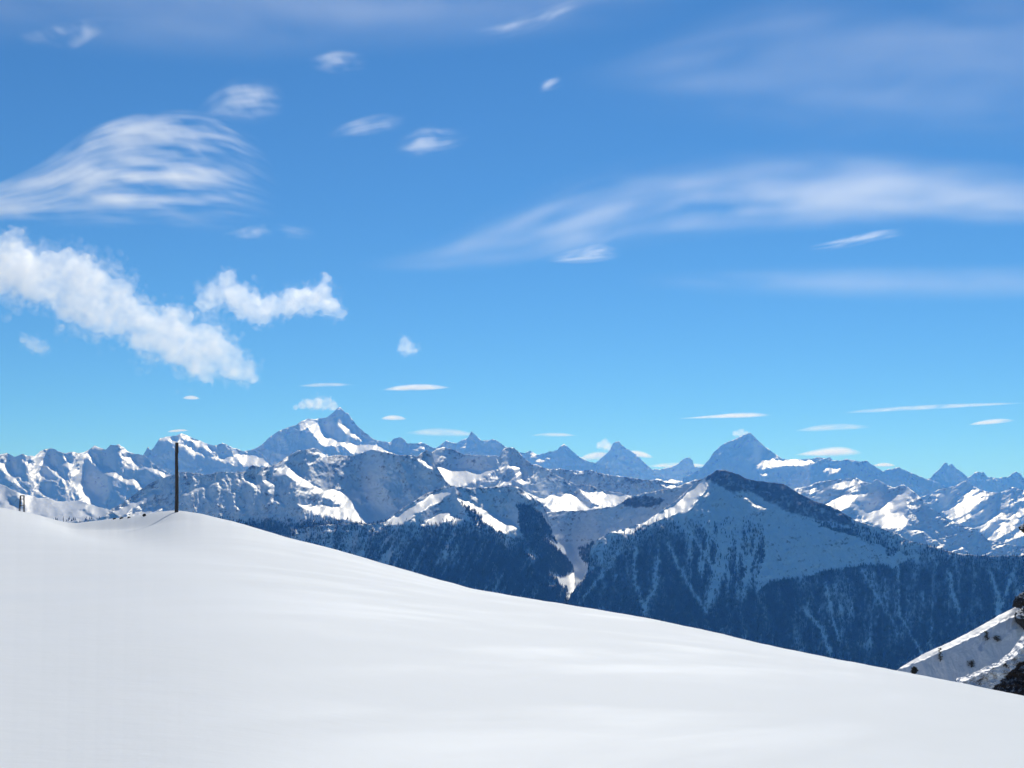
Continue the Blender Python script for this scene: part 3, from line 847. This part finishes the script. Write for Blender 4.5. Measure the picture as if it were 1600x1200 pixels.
# the crests of the two outcrops carry a few stunted bushes
TWIG = plain('bush_twigs', (0.03, 0.026, 0.022), (0.07, 0.06, 0.05), 8)
NEEDLE = plain('bush_needles', (0.05, 0.05, 0.042), (0.12, 0.115, 0.09), 6)
def find_surface(u, v):
    dg = bpy.context.evaluated_depsgraph_get()
    dg.update()
    p = at(u, v, 1.0)
    hit = sc.ray_cast(dg, Vector((0, 0, 0)), p.normalized(), distance=5000)
    return hit[1] if hit[0] else at(u, v, 175)
def bush(u, v, hpx, wpx, seed, label, lean=0.0):
    p = find_surface(u, v)
    k = p.y / F
    H, W = hpx * k, wpx * k
    rnd = random.Random(seed)
    t = empty('bush', p)
    bm = bmesh.new()
    bm2 = bmesh.new()
    add_tube(bm, [(0, 0, -0.15), (lean * H * 0.4, 0, H * 0.5), (lean * H, 0, H * 0.97)], [0.05, 0.035, 0.012], 6)
    for i in range(34):
        f = rnd.uniform(0.08, 0.97)
        a = rnd.uniform(0, 6.283)
        L = W * 0.5 * (1.05 - 0.75 * f) * rnd.uniform(0.6, 1.15)
        s = Vector((lean * H * f, 0, H * f))
        e = s + Vector((math.cos(a) * L, math.sin(a) * L, L * rnd.uniform(-0.25, 0.5)))
        add_tube(bm, [s, e], [0.014, 0.005], 4)
        for j in range(6):
            c = s.lerp(e, rnd.uniform(0.25, 1.05)) + Vector((rnd.gauss(0, .05), rnd.gauss(0, .05), rnd.gauss(0, .05))) * (W / 0.6)
            q = Matrix.Rotation(rnd.uniform(0, 6.28), 3, Vector((rnd.gauss(0, 1), rnd.gauss(0, 1), rnd.gauss(0, 1))).normalized())
            z_ = 0.055 * rnd.uniform(0.6, 1.3)
            bm2.faces.new([bm2.verts.new(c + q @ Vector(w)) for w in ((-z_, -z_ * .5, 0), (z_, -z_ * .5, 0), (z_ * .6, z_ * .7, 0.02), (-z_ * .7, z_ * .5, 0))])
    bm_mesh('branches', bm, t, TWIG)
    bm_mesh('foliage', bm2, t, NEEDLE)
    tag(t, label, 'bush', 'stunted bushes on the spur')
bush(1469, 1033, 20, 9, 1, 'slim upright bush in the middle of the snowy spur')
bush(1429, 1053, 9, 12, 2, 'low round bush near the left foot of the snowy spur')
bush(1543, 1000, 13, 10, 3, 'leaning bush with a long shadow below the spur crest', -0.15)
bush(1558, 1002, 7, 16, 4, 'low spreading bush right of the leaning one on the spur')
bush(1518, 1042, 9, 16, 5, 'wide low bush just above the dark outcrop')

# ------------------------------------------------------------------ clouds, far beyond the range
CD = 62000.0
CP = CD / F           # metres of one photo pixel out there
def volume_material(name, density, aniso=0.68, colr=(1.0, 1.0, 1.0)):
    m, n, l, out = new_mat(name)
    v = n.new('ShaderNodeVolumePrincipled')
    v.inputs['Color'].default_value = (*colr, 1)
    v.inputs['Density'].default_value = density
    v.inputs['Anisotropy'].default_value = aniso
    l.new(v.outputs[0], out.inputs['Volume'])
    return m, n, l, v

def lens_mesh(name, top, bot, half, nx=60, ns=14, seed=0, wob=0.0):
    """closed body between an upper and a lower outline (photo pixels about its middle), thick in the middle"""
    us = np.linspace(min(p[0] for p in top), max(p[0] for p in top), nx)
    vt = np.interp(us, *zip(*top)); vb = np.interp(us, *zip(*bot))
    vt = vt - wob * (0.5 + fbm(us / 6, us * 0 + seed, 3, seed)) * np.minimum(1, (vb - vt) / 6)
    c, h = (vt + vb) / 2, np.maximum((vb - vt) / 2, 0.05)
    uc, vc = us.mean(), c.mean()
    hy = half * np.sqrt(np.clip(1 - ((us - uc) / (us.max() - uc + 0.4)) ** 2, 0, 1)) + 0.05
    V = []
    for i in range(nx):
        for k in range(ns):
            a = 2 * math.pi * k / ns
            V.append((us[i] - uc, hy[i] * math.cos(a), -(c[i] - vc) + h[i] * math.sin(a)))
    Fq = [(i * ns + k, i * ns + (k + 1) % ns, (i + 1) * ns + (k + 1) % ns, (i + 1) * ns + k) for i in range(nx - 1) for k in range(ns)]
    bm = bmesh.new()
    vv = [bm.verts.new(p) for p in V]
    for f in Fq:
        bm.faces.new([vv[j] for j in f])
    bm.faces.new(vv[:ns][::-1]); bm.faces.new(vv[-ns:])
    bmesh.ops.recalc_face_normals(bm, faces=bm.faces)
    o = bm_mesh(name, bm, None, None, True)
    o.location = at(uc, vc, CD)
    o.scale = (CP, CP, CP)
    return o, uc, vc

LENS, FAINT = 1.0, 3.2
def lens(u0, u1, v, h, tilt, label, mat=None, seed=0, flat=0.35, peak=0.5, group='flat lens clouds'):
    n = 25
    e_ = 0.08 * (u1 - u0)
    u0, u1, h = u0 - e_, u1 + e_, h * 1.45
    us = [u0 + (u1 - u0) * i / (n - 1) for i in range(n)]
    top, bot = [], []
    for i, u in enumerate(us):
        f = i / (n - 1)
        f2 = f ** (math.log(0.5) / math.log(peak))
        e = max(0.0, math.sin(math.pi * f2)) ** 0.8
        c = v - tilt * (f - 0.5)
        top.append((u, c - h * e)); bot.append((u, c + h * flat * e))
    cirrus(label, top, bot, max(9, h * 2.2), max(9, h * 2.2) * 0.55 * (mat or LENS), 26, 5, 0.30, 0.80, seed, ea=0.5, eb=0.45, ex=0.3, warp=0.5, group=group, name='lens_cloud', nx=40, ns=12)
def puff_cloud(name, label, blobs, density_px, seed, voxel=2.2, group=None, fray=1.0):
    o = puff_body(name, blobs, density_px, seed, voxel, 1.0, fray)
    f = puff_body('vapour_fringe', blobs, density_px * 1.6, seed + 40, voxel, 1.32, fray * 1.25)
    f.parent = o
    f.matrix_parent_inverse = Matrix.LocRotScale(o.location, None, o.scale).inverted()
    tag(o, label, 'cloud', group)

def puff_body(name, blobs, density_px, seed, voxel, grow, fray):
    rnd = random.Random(seed)
    pts = []
    for (u, v, r) in blobs:
        r = r * grow
        pts.append((u, 0 + rnd.uniform(-.4, .4) * r, v, r))
        for i in range(13):
            a = Vector((rnd.gauss(0, 1), rnd.gauss(0, 1), rnd.gauss(0, 1))).normalized()
            r2 = r * rnd.uniform(0.28, 0.5)
            c = Vector((u, 0, v)) + a * r * rnd.uniform(0.75, 1.05)
            pts.append((c.x, c.y, c.z, r2))
            for j in range(7):
                b = (Vector((rnd.gauss(0, 1), rnd.gauss(0, 1), rnd.gauss(0, 1))).normalized() + a * 0.5)
                r3 = r2 * rnd.uniform(0.22, 0.5)
                e = c + b * r2 * rnd.uniform(0.8, 1.15) * fray
                if r3 > 1.2:
                    pts.append((e.x, e.y, e.z, r3))
    uc = sum(p[0] for p in pts) / len(pts); vc = sum(p[2] for p in pts) / len(pts)
    t = bmesh.new()
    bmesh.ops.create_icosphere(t, subdivisions=2, radius=1)
    sv = np.array([q.co[:] for q in t.verts]); sf = np.array([[q.index for q in f.verts] for f in t.faces])
    t.free()
    A = np.array(pts)
    V = sv[None] * A[:, 3][:, None, None] + np.stack([A[:, 0] - uc, A[:, 1], vc - A[:, 2]], -1)[:, None]
    Fc = sf[None] + (np.arange(len(A)) * len(sv))[:, None, None]
    me = np_mesh(name, V.reshape(-1, 3), Fc.reshape(-1, 3))
    o = link_mesh(name, me)
    md = o.modifiers.new('union', 'REMESH')
    md.mode = 'VOXEL'; md.voxel_size = voxel; md.use_smooth_shade = True
    dg = bpy.context.evaluated_depsgraph_get()
    me2 = bpy.data.meshes.new_from_object(o.evaluated_get(dg))
    o.modifiers.clear()
    o.data = me2
    me2.name = name
    m, n, l, v_ = volume_material(name + '_vapour', 1 / (density_px * CP))
    fringe = grow > 1
    tn = noise_node(n, l, 1 / (16 if fringe else 26), 6, 0.62, dist=0.4)
    lo, hi = (0.40, 0.82) if fringe else (0.26, 0.72)
    l.new(math_node(n, l, 'MULTIPLY', maprange(n, l, tn, lo, hi), 1.25 / (density_px * CP)), v_.inputs['Density'])
    me2.materials.clear(); me2.materials.append(m)
    o.location = at(uc, vc, CD); o.scale = (CP, CP, CP)
    return o
def bl(s):
    v = [float(x) for x in s.split()]
    return [tuple(v[i:i + 3]) for i in range(0, len(v), 3)]
puff_cloud('cumulus_cloud', 'large white cloud bank slanting down from the left edge', bl(
    '-60 420 40  -15 425 40  15 385 20  25 360 9  30 420 36  60 438 33  75 405 16  105 400 16  115 430 32  150 448 30  118 470 30  150 495 26  185 455 22  190 490 30  225 500 25  240 522 31  275 515 28  285 542 31  320 530 26  320 560 30  350 555 24  365 575 20  385 580 16  400 592 8'), 40, 1)
puff_cloud('cumulus_cloud', 'ragged white cloud with two horns right of the cloud bank', bl(
    '315 475 10  335 462 17  355 440 14  358 430 9  370 465 20  390 478 20  410 485 16  430 478 16  450 475 18  470 468 17  490 470 18  505 455 13  512 435 7  508 428 5  515 480 14  535 490 8  395 500 8'), 33, 2)
puff_cloud('cumulus_cloud', 'tiny round cloud alone below the middle of the sky', bl('632 535 8  640 542 9  648 548 5  628 544 6'), 26, 3, 1.2, 'small scattered puffs')
puff_cloud('cumulus_cloud', 'small faint puff under the cloud bank at the left', bl('38 530 8  50 537 10  64 543 9  72 545 5'), 40, 4, 1.2, 'small scattered puffs')

puff_cloud('cap_cloud', 'bright cap cloud hugging the high double summit', bl('462 637 4  472 634 6  484 631 8  497 630 9  510 631 8  521 634 6'), 16, 5, 1.0)
puff_cloud('cap_cloud', 'small cap cloud touching the top of the triangular summit', bl('1149 677 4  1157 676 6  1166 679 5  1172 683 4'), 13, 6, 0.9)
puff_cloud('cap_cloud', 'small puff cloud just left of the sharp pyramid top', bl('937 695 5  945 694 7  953 699 6'), 13, 7, 0.9)

def curve_node(n, l, x, x0, x1, pts):
    """piecewise curve through pts (x, y), as a shader float curve; returns y"""
    ys = [p[1] for p in pts]
    y0, y1 = min(ys), max(ys) + 1e-3
    xn = math_node(n, l, 'DIVIDE', math_node(n, l, 'SUBTRACT', x, x0), x1 - x0)
    fc = n.new('ShaderNodeFloatCurve')
    c = fc.mapping.curves[0]
    P = [((p[0] - x0) / (x1 - x0), (p[1] - y0) / (y1 - y0)) for p in pts]
    while len(c.points) < len(P):
        c.points.new(0.5, 0.5)
    for q, (a, b) in zip(c.points, P):
        q.location = (a, b)
    fc.mapping.update()
    l.new(xn, fc.inputs['Value'])
    return math_node(n, l, 'MULTIPLY_ADD', fc.outputs[0], y1 - y0, y0)

def cirrus(label, top, bot, half, dens_px, la, lq, lo, hi, seed, ea=0.35, eb=0.45, ex=0.35, warp=0.7, group='wispy ice clouds', name='cirrus_cloud', nx=70, ns=14, spread=0.0):
    top = [(a, b - spread) for a, b in top]
    bot = [(a, b + spread) for a, b in bot]
    o, uc, vc = lens_mesh(name, top, bot, half, nx, ns, seed)
    m, n, l, v = volume_material('cirrus_ice', 0.0, 0.45)
    tc = n.new('ShaderNodeTexCoord')
    sx = n.new('ShaderNodeSeparateXYZ')
    l.new(tc.outputs['Object'], sx.inputs[0])
    x0, x1 = top[0][0] - uc, top[-1][0] - uc
    t_ = curve_node(n, l, sx.outputs[0], x0, x1, [(p[0] - uc, vc - p[1]) for p in top])
    b_ = curve_node(n, l, sx.outputs[0], x0, x1, [(p[0] - uc, vc - p[1]) for p in bot])
    q = math_node(n, l, 'DIVIDE', math_node(n, l, 'SUBTRACT', t_, sx.outputs[2]), math_node(n, l, 'MAXIMUM', math_node(n, l, 'SUBTRACT', t_, b_), 0.5))
    xn = math_node(n, l, 'DIVIDE', math_node(n, l, 'SUBTRACT', sx.outputs[0], x0), x1 - x0)
    hmax = max(b[1] - a[1] for a, b in zip(top, bot))
    def nz(ax, aq, detail, sd, dist=0.0):
        cx = n.new('ShaderNodeCombineXYZ')
        l.new(math_node(n, l, 'MULTIPLY', sx.outputs[0], 1 / ax), cx.inputs[0])
        l.new(math_node(n, l, 'MULTIPLY', q, hmax / aq), cx.inputs[1])
        cx.inputs[2].default_value = sd
        tn = n.new('ShaderNodeTexNoise')
        tn.inputs['Scale'].default_value = 1.0
        tn.inputs['Detail'].default_value = detail
        tn.inputs['Roughness'].default_value = 0.55
        tn.inputs['Distortion'].default_value = dist
        l.new(cx.outputs[0], tn.inputs['Vector'])
        return tn.outputs[0]
    st = nz(la, lq, 6, seed * 3.7, warp)
    soft = nz(la * 1.6, lq * 4, 2, seed * 5.1 + 9)
    s = math_node(n, l, 'MULTIPLY_ADD', soft, 0.55, math_node(n, l, 'MULTIPLY', st, 0.65))
    s = maprange(n, l, s, lo, hi)
    env = math_node(n, l, 'MULTIPLY', maprange(n, l, q, 0.0, ea), maprange(n, l, q, 1.0, 1 - eb))
    env = math_node(n, l, 'MULTIPLY', env, math_node(n, l, 'MULTIPLY', maprange(n, l, xn, 0.0, ex), maprange(n, l, xn, 1.0, 1 - ex)))
    l.new(math_node(n, l, 'MULTIPLY', math_node(n, l, 'MULTIPLY', s, env), 1 / (dens_px * CP)), v.inputs['Density'])
    o.data.materials.append(m)
    tag(o, label, 'cloud', group)
lens(600, 700, 608, 6, 4, 'bright flat lens cloud alone above the valley left of centre', seed=1)
lens(1058, 1200, 652, 5, 5, 'long thin bright lens cloud above left of the triangular summit', seed=2, peak=0.7)
lens(1245, 1358, 671, 7, 6, 'soft lens cloud upper of the pair right of the triangular summit', FAINT, 3)
lens(1246, 1342, 710, 9, 2, 'bright lens cloud lying on the glacier ridge right of the triangular summit', seed=4, peak=0.6)
lens(1516, 1584, 661, 5, 7, 'small bright lens cloud near the right edge', seed=5)
lens(596, 634, 655, 5, 0, 'tiny lens cloud right of the high double summit', seed=6)
lens(466, 552, 603, 4, 2, 'thin faint lens cloud above the high double summit', FAINT, 7)
lens(636, 745, 679, 8, -3, 'faint flat cloud left of the slim horn', FAINT, 8)
lens(1320, 1600, 638, 5, 18, 'very long faint slanting streak at the right above the ridges', FAINT, 11, peak=0.4)
lens(905, 960, 716, 8, 6, 'white flat cloud between the pointed summit and the pyramid', seed=14)
lens(975, 1020, 712, 6, -8, 'white flat cloud behind the right flank of the pyramid', seed=15)
lens(1012, 1112, 729, 5, 0, 'low white cloud band behind the small knob summit', seed=16)
lens(262, 294, 674, 2.5, 3, 'tiny cloud sliver above the peak behind the post', seed=18)
lens(286, 312, 623, 4, 0, 'tiny cloud fleck below the big cloud bank', seed=19)
lens(830, 900, 681, 4, 0, 'faint cloud fleck over the pointed pale summit', FAINT, 20)
lens(1365, 1398, 728, 4, 0, 'tiny cloud fleck on the ridge left of the twin peak', seed=21)


cirrus('fan shaped streaky ice cloud at the upper left', Z(0, '-160 340 -60 312 0 282 60 252 110 215 160 182 220 166 280 162 330 168 380 190 450 250'),
       Z(0, '-160 352 -60 352 0 352 60 357 110 362 160 366 220 368 280 370 330 372 380 372 450 372'), 30, 25, 75, 6.5, 0.49, 0.92, 1, ea=0.12, eb=0.4, ex=0.33, warp=0.7)
cirrus('long soft veil of ice cloud across the right half of the sky', Z(0, '520 410 640 380 760 318 860 268 960 238 1060 222 1160 215 1260 212 1360 215 1460 225 1560 235 1660 245 1850 260'),
       Z(0, '520 425 640 432 760 430 860 420 960 404 1060 388 1160 376 1260 368 1360 364 1460 362 1560 362 1660 362 1850 365'), 40, 85, 200, 26, 0.40, 0.92, 2, ea=0.75, eb=0.3, ex=0.25, warp=0.5)
cirrus('small curling wisp above the fan cloud', Z(0, '300 180 330 150 370 122 400 118 430 125 450 140'), Z(0, '300 190 330 185 370 190 400 192 430 190 450 180'), 22, 46, 44, 7, 0.48, 0.92, 3, ex=0.35, spread=8)
cirrus('short bright wisp in the upper left middle', Z(0, '475 98 500 86 530 80 555 84 580 92'), Z(0, '475 104 500 110 530 114 555 110 580 100'), 14, 34, 42, 5, 0.50, 0.92, 4, spread=7, ex=0.4)
cirrus('left of two wisps below the upper middle', Z(0, '505 208 540 194 580 182 610 176 642 180'), Z(0, '505 216 540 215 580 210 610 206 642 196'), 16, 42, 46, 5, 0.50, 0.92, 5, spread=7, ex=0.4)
cirrus('right of two wisps below the upper middle', Z(0, '610 228 640 208 670 196 700 202 740 206'), Z(0, '610 236 640 244 670 246 700 236 740 216'), 16, 40, 42, 5, 0.50, 0.92, 6, spread=7, ex=0.4)
cirrus('tiny slanting wisp near the top centre', Z(0, '838 138 850 128 865 120 882 122'), Z(0, '838 143 850 141 865 138 882 130'), 10, 30, 24, 4, 0.48, 0.9, 7, spread=5, ex=0.4)
cirrus('thin bright trail at the top edge of the sky', Z(0, '730 50 780 40 830 24 870 8 920 -6'), Z(0, '730 58 780 58 830 48 870 30 920 12'), 12, 34, 60, 5, 0.48, 0.92, 8, spread=6)
cirrus('pale veil along the top edge at the left', Z(0, '-200 -60 0 -60 200 -60 400 -60 600 -60 800 -60 1000 -60 1150 -60'), Z(0, '-200 90 0 100 200 110 400 120 600 105 800 90 1000 60 1150 10'), 40, 430, 220, 40, 0.36, 0.9, 9, ea=0.2, eb=0.6, ex=0.15)
cirrus('thin faint wisp in the top left corner', Z(0, '20 52 60 40 110 30 150 22 200 28'), Z(0, '20 66 60 78 110 84 150 62 200 46'), 18, 70, 40, 12, 0.52, 0.82, 10)
cirrus('wide milky veil over the upper right sky', Z(0, '820 120 950 60 1100 0 1250 -50 1400 -70 1600 -70 1900 -60'), Z(0, '820 150 950 190 1100 225 1250 250 1400 260 1600 262 1900 255'), 40, 380, 260, 40, 0.36, 0.95, 11, ea=0.4, eb=0.45, ex=0.3)
cirrus('faint low veil at the right edge of the middle sky', Z(0, '950 430 1100 415 1300 405 1500 405 1650 405 1800 405'), Z(0, '950 450 1100 465 1300 475 1500 478 1650 475 1800 470'), 40, 360, 220, 30, 0.38, 0.85, 12, ea=0.45, eb=0.5, ex=0.2)
cirrus('bright little streak cloud below the long veil', Z(0, '850 404 880 396 910 388 940 382 975 388'), Z(0, '850 410 880 410 910 410 940 408 975 400'), 12, 22, 46, 5, 0.42, 0.9, 21, spread=4)
cirrus('thin slanting streak cloud right of middle', Z(0, '1255 388 1290 380 1330 370 1370 362 1425 358'), Z(0, '1255 394 1290 390 1330 384 1370 375 1425 364'), 10, 18, 60, 6, 0.42, 0.88, 22, spread=4)
cirrus('faint streak under the fan cloud', Z(0, '330 368 370 356 420 345 500 355'), Z(0, '330 376 370 378 420 376 500 382'), 14, 70, 40, 9, 0.5, 0.82, 13)

# ------------------------------------------------------------------ the air between the peaks
def haze():
    bm = bmesh.new()
    bmesh.ops.create_cube(bm, size=1.0)
    o = bm_mesh('haze', bm, None, None)
    x0, x1, y0, y1, z0, z1 = -28000, 28000, -400, 57500, -2300, 2180
    o.scale = (x1 - x0, y1 - y0, z1 - z0)
    o.location = ((x0 + x1) / 2, (y0 + y1) / 2, (z0 + z1) / 2)
    m, n, l, v = volume_material('mountain_air', 2.0e-5, 0.40, (0.08, 0.335, 1.0))
    v.inputs['Absorption Color'].default_value = (1, 1, 1, 1)
    m.cycles.homogeneous_volume = True
    o.data.materials.append(m)
    o['kind'] = 'stuff'
    o['label'] = 'thin blue mountain air that fades the far peaks'
haze()
